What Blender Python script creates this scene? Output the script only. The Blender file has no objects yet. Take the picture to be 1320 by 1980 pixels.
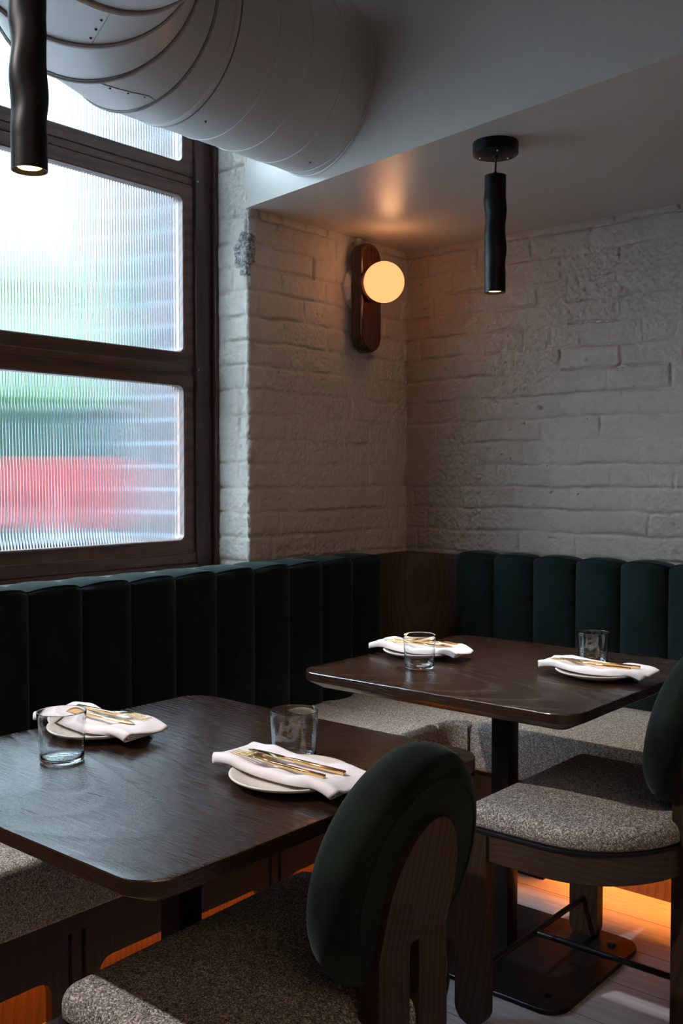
import bpy, bmesh, math, random
import numpy as np
from mathutils import Vector, Matrix, noise as mnoise

random.seed(7)
rng = np.random.default_rng(11)
S = bpy.context.scene
COL = S.collection
PI = math.pi

# ------------------------------------------------------------------ camera
cam = bpy.data.cameras.new('camera')
cam.sensor_fit = 'HORIZONTAL'
cam.sensor_width = 24.0
cam.lens = 1922.4 / 1320 * 24.0
cam.clip_start = 0.02
cam.clip_end = 200
cam_o = bpy.data.objects.new('camera', cam)
COL.objects.link(cam_o)
cam_o.location = (0, 0, 1.25)
cam_o.rotation_euler = (math.radians(90 - 2.02), 0, math.radians(40.287))
S.camera = cam_o

# ------------------------------------------------------------------ view
S.view_settings.view_transform = 'Standard'
S.view_settings.look = 'None'
S.view_settings.gamma = 1.0
S.view_settings.use_curve_mapping = False
S.view_settings.exposure = 0.0

# ------------------------------------------------------------------ world: overcast daylight
SKY = 1.85
world = bpy.data.worlds.new('world')
S.world = world
world.use_nodes = True
wn = world.node_tree
for n in list(wn.nodes):
    wn.nodes.remove(n)
wo = wn.nodes.new('ShaderNodeOutputWorld')
wb = wn.nodes.new('ShaderNodeBackground')
wb.inputs['Color'].default_value = (0.62, 0.82, 0.98, 1)
wtc = wn.nodes.new('ShaderNodeTexCoord')
wdot = wn.nodes.new('ShaderNodeVectorMath'); wdot.operation = 'DOT_PRODUCT'
wdot.inputs[1].default_value = (-0.16, -0.95, 0.26)      # brighter side of the sky, added to light the window reveal
wmr = wn.nodes.new('ShaderNodeMapRange')
wmr.inputs[1].default_value = 0.35; wmr.inputs[2].default_value = 0.98
wmr.inputs[3].default_value = SKY; wmr.inputs[4].default_value = SKY * 19.0
wn.links.new(wtc.outputs['Generated'], wdot.inputs[0])
wn.links.new(wdot.outputs['Value'], wmr.inputs[0])
wsep = wn.nodes.new('ShaderNodeSeparateXYZ')
wn.links.new(wtc.outputs['Generated'], wsep.inputs[0])
wz = wn.nodes.new('ShaderNodeMapRange')
wz.inputs[1].default_value = 0.0; wz.inputs[2].default_value = 0.9
wz.inputs[3].default_value = 0.55; wz.inputs[4].default_value = 3.6
wn.links.new(wsep.outputs[2], wz.inputs[0])
wmul = wn.nodes.new('ShaderNodeMath'); wmul.operation = 'MULTIPLY'
wn.links.new(wmr.outputs[0], wmul.inputs[0]); wn.links.new(wz.outputs[0], wmul.inputs[1])
wn.links.new(wmul.outputs[0], wb.inputs['Strength'])
wn.links.new(wb.outputs[0], wo.inputs[0])


def spot(name, loc, target, power, color, angle, blend=0.4, size=0.03):
    l = bpy.data.lights.new(name, 'SPOT')
    l.energy = power
    l.color = color
    l.spot_size = math.radians(angle)
    l.spot_blend = blend
    l.shadow_soft_size = size
    o = bpy.data.objects.new(name, l)
    COL.objects.link(o)
    o.location = loc
    d = Vector(target) - Vector(loc)
    o.rotation_euler = d.to_track_quat('-Z', 'Y').to_euler()
    return o


def area(name, loc, target, power, color, sx, sy):
    l = bpy.data.lights.new(name, 'AREA')
    l.energy = power
    l.color = color
    l.shape = 'RECTANGLE'
    l.size = sx
    l.size_y = sy
    o = bpy.data.objects.new(name, l)
    COL.objects.link(o)
    o.location = loc
    d = Vector(target) - Vector(loc)
    o.rotation_euler = d.to_track_quat('-Z', 'Y').to_euler()
    return o


WARM = (1.0, 0.87, 0.74)
# recessed ceiling spots of the room behind and beside the camera
spot('ceiling_spot', (-2.1, -0.42, 2.93), (-1.10, 1.42, 0.5), 330, (1.0, 0.92, 0.89), 46, 0.5, 0.03)
# unseen cool fill panel, added behind the camera to lift the room
area('cool_fill', (1.6, -2.9, 1.7), (0.2, 3.3, 1.2), 5, (0.90, 0.93, 1.0), 2.6, 1.8)
area('warm_fill', (1.4, -0.2, 2.9), (0.2, 0.8, 0.6), 50, (1.0, 0.66, 0.42), 2.2, 2.2)  # unseen warm panel, added overhead as ambient fill for the walls


# ------------------------------------------------------------------ helpers
def link(o, parent=None):
    COL.objects.link(o)
    if parent is not None:
        o.parent = parent
    return o


def tag(o, label=None, cat=None, group=None, kind=None):
    if label:
        o['label'] = label
    if cat:
        o['category'] = cat
    if group:
        o['group'] = group
    if kind:
        o['kind'] = kind
    return o


def empty(name, loc=(0, 0, 0), rz=0.0):
    o = bpy.data.objects.new(name, None)
    o.empty_display_size = 0.05
    o.location = loc
    o.rotation_euler = (0, 0, rz)
    COL.objects.link(o)
    return o


def obj_bm(name, bm, mat, parent=None, smooth=True, angle=40):
    bmesh.ops.recalc_face_normals(bm, faces=bm.faces)
    me = bpy.data.meshes.new(name)
    bm.to_mesh(me)
    bm.free()
    if mat is not None:
        me.materials.append(mat)
    if smooth:
        me.polygons.foreach_set('use_smooth', [True] * len(me.polygons))
        me.set_sharp_from_angle(angle=math.radians(angle))
    o = bpy.data.objects.new(name, me)
    return link(o, parent)


def obj_np(name, verts, faces, mat, parent=None, smooth=True, angle=60):
    me = bpy.data.meshes.new(name)
    me.from_pydata([tuple(v) for v in verts], [], [tuple(f) for f in faces])
    me.update()
    if mat is not None:
        me.materials.append(mat)
    if smooth:
        me.polygons.foreach_set('use_smooth', [True] * len(me.polygons))
        if angle < 179:
            me.set_sharp_from_angle(angle=math.radians(angle))
    o = bpy.data.objects.new(name, me)
    return link(o, parent)


def add_box(bm, x0, x1, y0, y1, z0, z1, bev=0.0, seg=2):
    r = bmesh.ops.create_cube(bm, size=1.0)
    vs = r['verts']
    bmesh.ops.scale(bm, vec=(x1 - x0, y1 - y0, z1 - z0), verts=vs)
    bmesh.ops.translate(bm, vec=((x0 + x1) / 2, (y0 + y1) / 2, (z0 + z1) / 2), verts=vs)
    if bev > 0:
        es = list({e for v in vs for e in v.link_edges})
        bmesh.ops.bevel(bm, geom=es, offset=bev, segments=seg, affect='EDGES', profile=0.5)


def box(name, x0, x1, y0, y1, z0, z1, mat, parent=None, bev=0.0, seg=2):
    bm = bmesh.new()
    add_box(bm, x0, x1, y0, y1, z0, z1, bev, seg)
    return obj_bm(name, bm, mat, parent)


def loft(bm, rings, cap0=True, cap1=True, closed=True):
    """rings: list of lists of 3D points with the same count"""
    vr = [[bm.verts.new(p) for p in r] for r in rings]
    n = len(rings[0])
    for a, b in zip(vr[:-1], vr[1:]):
        for i in range(n if closed else n - 1):
            j = (i + 1) % n
            bm.faces.new((a[i], a[j], b[j], b[i]))
    if cap0:
        bm.faces.new(list(reversed(vr[0])))
    if cap1:
        bm.faces.new(vr[-1])
    return vr


def add_lathe(bm, prof, n=48, center=(0, 0, 0), axis='z'):
    """prof: list of (r, h); r == 0 closes"""
    rings = []
    for r, h in prof:
        ring = []
        rr = max(r, 1e-5)
        for i in range(n):
            a = 2 * PI * i / n
            c, s = rr * math.cos(a), rr * math.sin(a)
            if axis == 'z':
                p = (c, s, h)
            elif axis == 'x':
                p = (h, c, s)
            else:
                p = (s, h, c)
            ring.append((p[0] + center[0], p[1] + center[1], p[2] + center[2]))
        rings.append(ring)
    loft(bm, rings, True, True)


def rrect(hx, hy, r, n=8, cx=0.0, cy=0.0):
    """rounded rectangle outline, counter clockwise"""
    pts = []
    r = max(min(r, hx, hy), 1e-4)
    for (sx, sy, a0) in ((1, 1, 0), (-1, 1, 90), (-1, -1, 180), (1, -1, 270)):
        for i in range(n + 1):
            a = math.radians(a0 + 90 * i / n)
            pts.append((cx + sx * (hx - r) + r * math.cos(a), cy + sy * (hy - r) + r * math.sin(a)))
    return pts


def add_tube(bm, pts, r, n=12, cap=True):
    """round tube along a polyline"""
    pts = [Vector(p) for p in pts]
    rings = []
    up = None
    for i, p in enumerate(pts):
        if i == 0:
            d = pts[1] - pts[0]
        elif i == len(pts) - 1:
            d = pts[-1] - pts[-2]
        else:
            d = (pts[i + 1] - pts[i]).normalized() + (pts[i] - pts[i - 1]).normalized()
        d.normalize()
        if up is None:
            up = Vector((0, 0, 1)) if abs(d.z) < 0.9 else Vector((1, 0, 0))
        side = d.cross(up).normalized()
        up2 = side.cross(d).normalized()
        rr = r[i] if isinstance(r, (list, tuple)) else r
        rings.append([tuple(p + side * rr * math.cos(2 * PI * k / n) + up2 * rr * math.sin(2 * PI * k / n)) for k in range(n)])
    loft(bm, rings, cap, cap)


def offset_outline(pts, d):
    """inset (d>0) of a convex-ish ccw outline"""
    n = len(pts)
    out = []
    for i in range(n):
        p0 = Vector(pts[i - 1]); p1 = Vector(pts[i]); p2 = Vector(pts[(i + 1) % n])
        e1 = (p1 - p0); e2 = (p2 - p1)
        if e1.length < 1e-9: e1 = e2
        if e2.length < 1e-9: e2 = e1
        n1 = Vector((-e1.y, e1.x)).normalized(); n2 = Vector((-e2.y, e2.x)).normalized()
        m = (n1 + n2)
        if m.length < 1e-6: m = n1
        m.normalize()
        k = max(0.35, m.dot(n1))
        out.append((p1.x + m.x * d / k, p1.y + m.y * d / k))
    return out


def copy_tree(o, parent=None):
    c = o.copy()
    COL.objects.link(c)
    c.parent = parent
    for ch in list(o.children):
        copy_tree(ch, c)
    return c


# ------------------------------------------------------------------ materials
class NT:
    def __init__(self, name):
        self.m = bpy.data.materials.new(name)
        self.m.use_nodes = True
        self.t = self.m.node_tree
        for n in list(self.t.nodes):
            self.t.nodes.remove(n)
        self.out = self.t.nodes.new('ShaderNodeOutputMaterial')

    def n(self, typ, **kw):
        nd = self.t.nodes.new(typ)
        for k, v in kw.items():
            setattr(nd, k, v)
        return nd

    def l(self, a, b):
        self.t.links.new(a, b)

    def bsdf(self, **kw):
        b = self.n('ShaderNodeBsdfPrincipled')
        for k, v in kw.items():
            k = k.replace('_', ' ')
            b.inputs[k].default_value = v
        self.l(b.outputs[0], self.out.inputs[0])
        self.b = b
        return b

    def coord(self, kind='Object', scale=(1, 1, 1), rot=(0, 0, 0), loc=(0, 0, 0)):
        tc = self.n('ShaderNodeTexCoord')
        mp = self.n('ShaderNodeMapping')
        mp.inputs['Scale'].default_value = scale
        mp.inputs['Rotation'].default_value = rot
        mp.inputs['Location'].default_value = loc
        self.l(tc.outputs[kind], mp.inputs[0])
        return mp.outputs[0]

    def noise(self, vec, scale, detail=4, rough=0.55, dist=0.0):
        nd = self.n('ShaderNodeTexNoise')
        nd.inputs['Scale'].default_value = scale
        nd.inputs['Detail'].default_value = detail
        nd.inputs['Roughness'].default_value = rough
        nd.inputs['Distortion'].default_value = dist
        self.l(vec, nd.inputs['Vector'])
        return nd.outputs['Fac']

    def ramp(self, fac, stops, interp='LINEAR'):
        r = self.n('ShaderNodeValToRGB')
        r.color_ramp.interpolation = interp
        el = r.color_ramp.elements
        while len(el) > 1:
            el.remove(el[-1])
        el[0].position = stops[0][0]
        el[0].color = tuple(stops[0][1]) + (1,) if len(stops[0][1]) == 3 else stops[0][1]
        for p, c in stops[1:]:
            e = el.new(p)
            e.color = tuple(c) + (1,) if len(c) == 3 else c
        self.l(fac, r.inputs[0])
        return r.outputs[0]

    def math(self, op, a, b=None, c=None):
        m = self.n('ShaderNodeMath', operation=op)
        for i, v in enumerate((a, b, c)):
            if v is None:
                continue
            if isinstance(v, (int, float)):
                m.inputs[i].default_value = v
            else:
                self.l(v, m.inputs[i])
        return m.outputs[0]

    def mix(self, fac, a, b, mode='MIX'):
        m = self.n('ShaderNodeMixRGB', blend_type=mode)
        for i, v in enumerate((fac, a, b)):
            if isinstance(v, (int, float)):
                m.inputs[i].default_value = v
            elif isinstance(v, tuple):
                m.inputs[i].default_value = v + (1,) if len(v) == 3 else v
            else:
                self.l(v, m.inputs[i])
        return m.outputs[0]

    def bump(self, h, strength=0.3, dist=0.002, normal=None):
        b = self.n('ShaderNodeBump')
        b.inputs['Strength'].default_value = strength
        b.inputs['Distance'].default_value = dist
        self.l(h, b.inputs['Height'])
        if normal is not None:
            self.l(normal, b.inputs['Normal'])
        return b.outputs[0]


def simple(name, color, rough=0.5, metal=0.0, nscale=0, nstr=0.2, var=0.0, **kw):
    N = NT(name)
    b = N.bsdf(Roughness=rough, Metallic=metal, **kw)
    b.inputs['Base Color'].default_value = tuple(color) + (1,)
    if nscale:
        v = N.coord()
        f = N.noise(v, nscale, 4)
        N.l(N.bump(f, nstr, 0.001), b.inputs['Normal'])
        if var:
            lo = tuple(c * (1 - var) for c in color)
            hi = tuple(min(1, c * (1 + var)) for c in color)
            N.l(N.ramp(f, [(0.3, lo), (0.7, hi)]), b.inputs['Base Color'])
    return N.m


def wood(name, dark, light, axis='x', scale=1.0, rough=0.4, ring=34.0, tilt=0.05, seed=(0, 0, 0), contrast=1.0, bump=0.25, rvar=0.12, spec=0.5, off=0.06):
    """oak or ash veneer: growth rings cut at a shallow angle and fine open pores along the grain"""
    N = NT(name)
    b = N.bsdf(Roughness=rough)
    b.inputs['Specular IOR Level'].default_value = spec
    tc = N.n('ShaderNodeTexCoord')
    base = N.n('ShaderNodeMapping')
    base.inputs['Location'].default_value = seed
    if axis == 'y':
        base.inputs['Rotation'].default_value = (0, 0, PI / 2)
    elif axis == 'z':
        base.inputs['Rotation'].default_value = (0, PI / 2, 0)
    N.l(tc.outputs['Object'], base.inputs[0])
    # low frequency warp
    warp = N.n('ShaderNodeTexNoise')
    warp.inputs['Scale'].default_value = 2.2 * scale
    warp.inputs['Detail'].default_value = 2
    wm = N.n('ShaderNodeMapping')
    wm.inputs['Scale'].default_value = (0.8, 1.1, 1.1)
    N.l(base.outputs[0], wm.inputs[0])
    N.l(wm.outputs[0], warp.inputs['Vector'])
    sep = N.n('ShaderNodeSeparateXYZ')
    N.l(base.outputs[0], sep.inputs[0])
    w1 = N.math('MULTIPLY', N.math('SUBTRACT', warp.outputs['Fac'], 0.5), 0.07 / scale)
    # distance from a pith line that dips through the board
    yy = N.math('ADD', sep.outputs[1], w1)
    zz = N.math('ADD', N.math('MULTIPLY', sep.outputs[0], tilt), N.math('ADD', sep.outputs[2], off))
    r = N.math('SQRT', N.math('ADD', N.math('MULTIPLY', yy, yy), N.math('MULTIPLY', zz, zz)))
    rs = N.math('MULTIPLY', r, ring * scale)
    saw = N.math('FRACT', rs)
    # rings: sharp dark early wood then fade
    rg = N.ramp(saw, [(0.0, (0, 0, 0)), (0.10, (0.15, 0.15, 0.15)), (0.45, (0.75, 0.75, 0.75)), (0.85, (1, 1, 1)), (1.0, (0, 0, 0))])
    # pores
    pm = N.n('ShaderNodeMapping')
    pm.inputs['Scale'].default_value = (12 * scale, 420 * scale, 420 * scale)
    N.l(base.outputs[0], pm.inputs[0])
    pores = N.noise(pm.outputs[0], 1.0, 3, 0.6)
    pr = N.ramp(pores, [(0.40, (0, 0, 0)), (0.56, (1, 1, 1))])
    fm = N.n('ShaderNodeMapping')
    fm.inputs['Scale'].default_value = (3 * scale, 60 * scale, 60 * scale)
    N.l(base.outputs[0], fm.inputs[0])
    fib = N.noise(fm.outputs[0], 1.0, 4, 0.6)
    h = N.math('MULTIPLY', N.math('ADD', N.math('MULTIPLY', rg, 0.62), N.math('MULTIPLY', pr, 0.38)), 1.0)
    hh = N.math('ADD', N.math('MULTIPLY', h, 0.7 * contrast), N.math('MULTIPLY', fib, 0.45))
    col = N.ramp(hh, [(0.12, dark), (0.85, light)])
    N.l(col, b.inputs['Base Color'])
    rr = N.math('ADD', N.math('MULTIPLY', N.math('SUBTRACT', 1.0, h), rvar), rough)
    N.l(rr, b.inputs['Roughness'])
    hb = N.math('ADD', N.math('MULTIPLY', rg, 0.22), N.math('MULTIPLY', pr, 0.34))
    N.l(N.bump(hb, bump, 0.0006), b.inputs['Normal'])
    return N.m


def velvet(name, color, mott=0.35):
    N = NT(name)
    b = N.bsdf(Roughness=0.85)
    b.inputs['Specular IOR Level'].default_value = 0.15
    b.inputs['Sheen Weight'].default_value = 0.09
    b.inputs['Sheen Roughness'].default_value = 0.4
    b.inputs['Sheen Tint'].default_value = (0.55, 0.75, 0.68, 1)
    v = N.coord()
    f = N.noise(v, 9, 5, 0.6, 0.6)
    lo = tuple(c * (1 - mott) for c in color)
    hi = tuple(c * (1 + mott) for c in color)
    N.l(N.ramp(f, [(0.35, lo), (0.65, hi)]), b.inputs['Base Color'])
    g = N.noise(v, 900, 2)
    N.l(N.bump(g, 0.25, 0.0006), b.inputs['Normal'])
    return N.m


def boucle(name, dark, mid, light, sc=1.0):
    N = NT(name)
    b = N.bsdf(Roughness=0.95)
    b.inputs['Specular IOR Level'].default_value = 0.1
    v = N.coord(scale=(sc, sc, sc))
    vo = N.n('ShaderNodeTexVoronoi')
    vo.inputs['Scale'].default_value = 470
    vo.inputs['Randomness'].default_value = 0.9
    N.l(v, vo.inputs['Vector'])
    sp = N.n('ShaderNodeSeparateColor')
    N.l(vo.outputs['Color'], sp.inputs[0])
    n2 = N.noise(v, 120, 3, 0.7)
    k = N.math('ADD', N.math('MULTIPLY', sp.outputs[0], 0.6), N.math('MULTIPLY', n2, 0.5))
    N.l(N.ramp(k, [(0.20, dark), (0.46, mid), (0.62, mid), (0.85, light)]), b.inputs['Base Color'])
    h = N.math('SUBTRACT', 1.0, vo.outputs['Distance'])
    N.l(N.bump(h, 0.8, 0.0012), b.inputs['Normal'])
    return N.m


def painted_brick(name, color):
    N = NT(name)
    b = N.bsdf(Roughness=0.62)
    b.inputs['Specular IOR Level'].default_value = 0.3
    v = N.coord()
    big = N.noise(v, 3.0, 4, 0.6)
    fine = N.noise(v, 85, 5, 0.65)
    mid = N.noise(v, 30, 4, 0.6)
    pits = N.noise(v, 26, 2, 0.5, 0.4)
    c = N.ramp(big, [(0.3, tuple(k * 0.9 for k in color)), (0.7, tuple(min(1, k * 1.06) for k in color))])
    # bare dark specks where paint missed holes
    sp = N.ramp(pits, [(0.20, (1, 1, 1)), (0.245, (0, 0, 0))])
    c = N.mix(N.math('MULTIPLY', sp, 0.75), c, (0.10, 0.085, 0.07))
    g2 = N.ramp(mid, [(0.25, (0.86, 0.84, 0.82)), (0.5, (1, 1, 1))])
    c = N.mix(1.0, c, g2, 'MULTIPLY')
    N.l(c, b.inputs['Base Color'])
    hsum = N.math('ADD', N.math('MULTIPLY', fine, 0.6), N.math('ADD', mid, N.math('MULTIPLY', sp, -1.2)))
    N.l(N.bump(hsum, 0.7, 0.0045), b.inputs['Normal'])
    return N.m


M = {}
M['brick'] = painted_brick('painted_brick', (0.335, 0.293, 0.257))  # darker copy of the wall paint: the back wall's dimmer light put into colour
M['plaster'] = simple('ceiling_paint', (0.46, 0.415, 0.375), 0.36, nscale=14, nstr=0.05)
M['plaster_wall'] = simple('wall_paint', (0.40, 0.38, 0.36), 0.7, nscale=20, nstr=0.1)
M['duct'] = simple('duct_paint', (0.50, 0.475, 0.45), 0.42, nscale=6, nstr=0.04)
M['duct_seam'] = simple('duct_seam', (0.16, 0.145, 0.13), 0.5)
M['table'] = wood('dark_oak', (0.004, 0.0017, 0.001), (0.020, 0.0085, 0.0045), 'x', 1.0, 0.12, 135, 0.05, seed=(0.50, 0.27, 0), bump=0.5, rvar=0.24, spec=0.72, contrast=1.4, off=0.012)
M['table_edge'] = wood('dark_oak_edge', (0.006, 0.003, 0.002), (0.02, 0.010, 0.006), 'x', 1.0, 0.35, 40)
M['chair_wood'] = wood('ash_chair', (0.004, 0.002, 0.0014), (0.030, 0.0145, 0.008), 'z', 1.6, 0.5, 42, 0.16, seed=(0.2, 0.0, 0.03), bump=0.4, spec=0.25)
M['chair_band'] = wood('ash_band', (0.006, 0.0035, 0.002), (0.038, 0.020, 0.012), 'y', 1.6, 0.42, 46, 0.05, seed=(0.1, 0.05, 0.0), bump=0.4)
M['walnut'] = wood('window_walnut', (0.018, 0.007, 0.004), (0.095, 0.036, 0.020), 'y', 1.3, 0.42, 26, 0.03, seed=(0, 0.3, 0.1), bump=0.15)
M['walnut_v'] = wood('window_walnut_upright', (0.012, 0.004, 0.003), (0.045, 0.012, 0.008), 'z', 1.3, 0.45, 26, 0.03, seed=(0, 0.3, 0.1), bump=0.15)
M['panel'] = wood('corner_walnut', (0.030, 0.013, 0.007), (0.075, 0.033, 0.018), 'z', 1.6, 0.5, 60, 0.02, bump=0.1, seed=(0, 0.7, 0.2))
M['toe'] = wood('toe_walnut', (0.045, 0.022, 0.012), (0.13, 0.065, 0.036), 'z', 1.6, 0.45, 60, 0.02, bump=0.1, seed=(0, 0.7, 0.2))
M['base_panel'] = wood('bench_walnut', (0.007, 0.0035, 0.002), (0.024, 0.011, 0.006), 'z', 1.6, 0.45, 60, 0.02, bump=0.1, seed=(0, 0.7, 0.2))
M['velvet'] = velvet('green_velvet', (0.004, 0.0095, 0.0078))
M['velvet_chair'] = velvet('green_velvet_chair', (0.0032, 0.0075, 0.0048), 0.7)
M['boucle'] = boucle('bench_tweed', (0.035, 0.033, 0.035), (0.25, 0.228, 0.20), (0.60, 0.56, 0.50))
M['boucle_chair'] = boucle('chair_tweed', (0.018, 0.017, 0.019), (0.175, 0.160, 0.148), (0.52, 0.49, 0.45))
M['black'] = simple('black_steel', (0.006, 0.006, 0.0065), 0.4, 0.0, nscale=60, nstr=0.05, Specular_IOR_Level=0.22)
M['black_matte'] = simple('black_powder_coat', (0.006, 0.006, 0.007), 0.45, 0.0, nscale=200, nstr=0.05, Specular_IOR_Level=0.14)
M['plate'] = simple('stoneware', (0.62, 0.58, 0.53), 0.28, nscale=40, nstr=0.03, var=0.03)
M['brass'] = simple('gold_cutlery', (0.83, 0.56, 0.26), 0.16, 1.0, nscale=300, nstr=0.02)
M['cable'] = simple('cable_sleeve', (0.02, 0.02, 0.02), 0.6)
M['white_box'] = simple('white_plastic', (0.55, 0.53, 0.5), 0.4)
M['screw'] = simple('screw_steel', (0.35, 0.33, 0.31), 0.35, 1.0)
M['dark_screw'] = simple('dark_screw', (0.05, 0.045, 0.04), 0.5)

N = NT('linen')
b_ = N.bsdf(Roughness=0.9)
v_ = N.coord()
w1 = N.n('ShaderNodeTexWave'); w1.inputs['Scale'].default_value = 420; N.l(v_, w1.inputs['Vector'])
f_ = N.noise(v_, 60, 4)
b_.inputs['Base Color'].default_value = (0.69, 0.665, 0.70, 1)
b_.inputs['Sheen Weight'].default_value = 0.2
N.l(N.bump(f_, 0.25, 0.0015, N.bump(w1.outputs['Fac'], 0.15, 0.0003)), b_.inputs['Normal'])
M['linen'] = N.m

N = NT('clear_glass')
g_ = N.n('ShaderNodeBsdfGlass'); g_.inputs['IOR'].default_value = 1.5; g_.inputs['Roughness'].default_value = 0.0
g_.inputs['Color'].default_value = (0.98, 0.99, 0.99, 1)
N.l(g_.outputs[0], N.out.inputs[0])
M['glass'] = N.m

N = NT('reeded_glass')
g_ = N.n('ShaderNodeBsdfGlass'); g_.inputs['IOR'].default_value = 1.5; g_.inputs['Roughness'].default_value = 0.03
g_.inputs['Color'].default_value = (0.95, 0.97, 0.97, 1)
N.l(g_.outputs[0], N.out.inputs[0])
M['reeded'] = N.m


def emit(name, color, strength):
    N = NT(name)
    e = N.n('ShaderNodeEmission')
    e.inputs[0].default_value = tuple(color) + (1,)
    e.inputs[1].default_value = strength
    N.l(e.outputs[0], N.out.inputs[0])
    return N.m


M['globe'] = emit('opal_globe_light', (1.0, 0.27, 0.100), 2.3)
M['led'] = emit('led_strip_light', (1.0, 0.25, 0.02), 95)
M['led_dim'] = emit('led_strip_light_low', (1.0, 0.27, 0.028), 34)
M['bulb'] = emit('pendant_bulb_light', (1.0, 0.62, 0.22), 6)

# floor: pale oak boards
N = NT('pale_oak_boards')
b_ = N.bsdf(Roughness=0.42)
v_ = N.coord(scale=(1, 1, 1))
br = N.n('ShaderNodeTexBrick')
br.offset = 0.37
br.inputs['Scale'].default_value = 1.0
br.inputs['Mortar Size'].default_value = 0.0022
br.inputs['Mortar Smooth'].default_value = 0.3
br.inputs['Brick Width'].default_value = 1.9
br.inputs['Row Height'].default_value = 0.19
br.inputs['Color1'].default_value = (0.40, 0.39, 0.41, 1)
br.inputs['Color2'].default_value = (0.45, 0.44, 0.46, 1)
br.inputs['Mortar'].default_value = (0.16, 0.12, 0.09, 1)
N.l(v_, br.inputs['Vector'])
g_ = N.noise(N.coord(scale=(2.5, 70, 1)), 1.0, 5, 0.6)
c_ = N.mix(1.0, br.outputs['Color'], N.ramp(g_, [(0.3, (0.72, 0.70, 0.68)), (0.65, (1.05, 1.05, 1.05))]), 'MULTIPLY')
N.l(c_, b_.inputs['Base Color'])
N.l(N.bump(g_, 0.15, 0.001), b_.inputs['Normal'])
M['floor'] = N.m

# exterior materials
N = NT('exterior_red_brick')
b_ = N.bsdf(Roughness=0.85)
tc = N.n('ShaderNodeTexCoord')
sx = N.n('ShaderNodeSeparateXYZ'); N.l(tc.outputs['Object'], sx.inputs[0])
cx = N.n('ShaderNodeCombineXYZ'); N.l(N.math('ADD', sx.outputs[0], sx.outputs[1]), cx.inputs[0]); N.l(sx.outputs[2], cx.inputs[1])
br = N.n('ShaderNodeTexBrick')
br.inputs['Scale'].default_value = 1.0
br.inputs['Mortar Size'].default_value = 0.008
br.inputs['Brick Width'].default_value = 0.24
br.inputs['Row Height'].default_value = 0.086
br.inputs['Color1'].default_value = (0.030, 0.017, 0.018, 1)
br.inputs['Color2'].default_value = (0.017, 0.014, 0.018, 1)
br.inputs['Mortar'].default_value = (0.045, 0.045, 0.055, 1)
N.l(cx.outputs[0], br.inputs['Vector'])
N.l(br.outputs['Color'], b_.inputs['Base Color'])
M['red_brick'] = N.m
M['asphalt'] = simple('asphalt', (0.16, 0.155, 0.175), 0.9, nscale=30, nstr=0.3, var=0.2)
M['paving'] = simple('pavement', (0.20, 0.195, 0.21), 0.85, nscale=8, nstr=0.2, var=0.1)
M['leaf'] = simple('tree_leaves', (0.075, 0.13, 0.07), 0.7, nscale=6, nstr=0.5, var=0.5)
M['hedge'] = simple('hedge_leaves', (0.018, 0.045, 0.020), 0.7, nscale=6, nstr=0.5, var=0.5)
M['bark'] = simple('bark', (0.09, 0.065, 0.05), 0.9, nscale=20, nstr=0.5)
M['car_red'] = simple('red_car_paint', (0.22, 0.035, 0.038), 0.3)
M['car_glass'] = simple('car_window', (0.02, 0.03, 0.035), 0.08)
M['tyre'] = simple('tyre', (0.02, 0.02, 0.022), 0.8)
M['hub'] = simple('wheel_hub', (0.45, 0.45, 0.46), 0.3, 0.9)

# plaster chip on the window corner: bare render showing through the paint
N = NT('painted_brick_with_chip')


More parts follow.
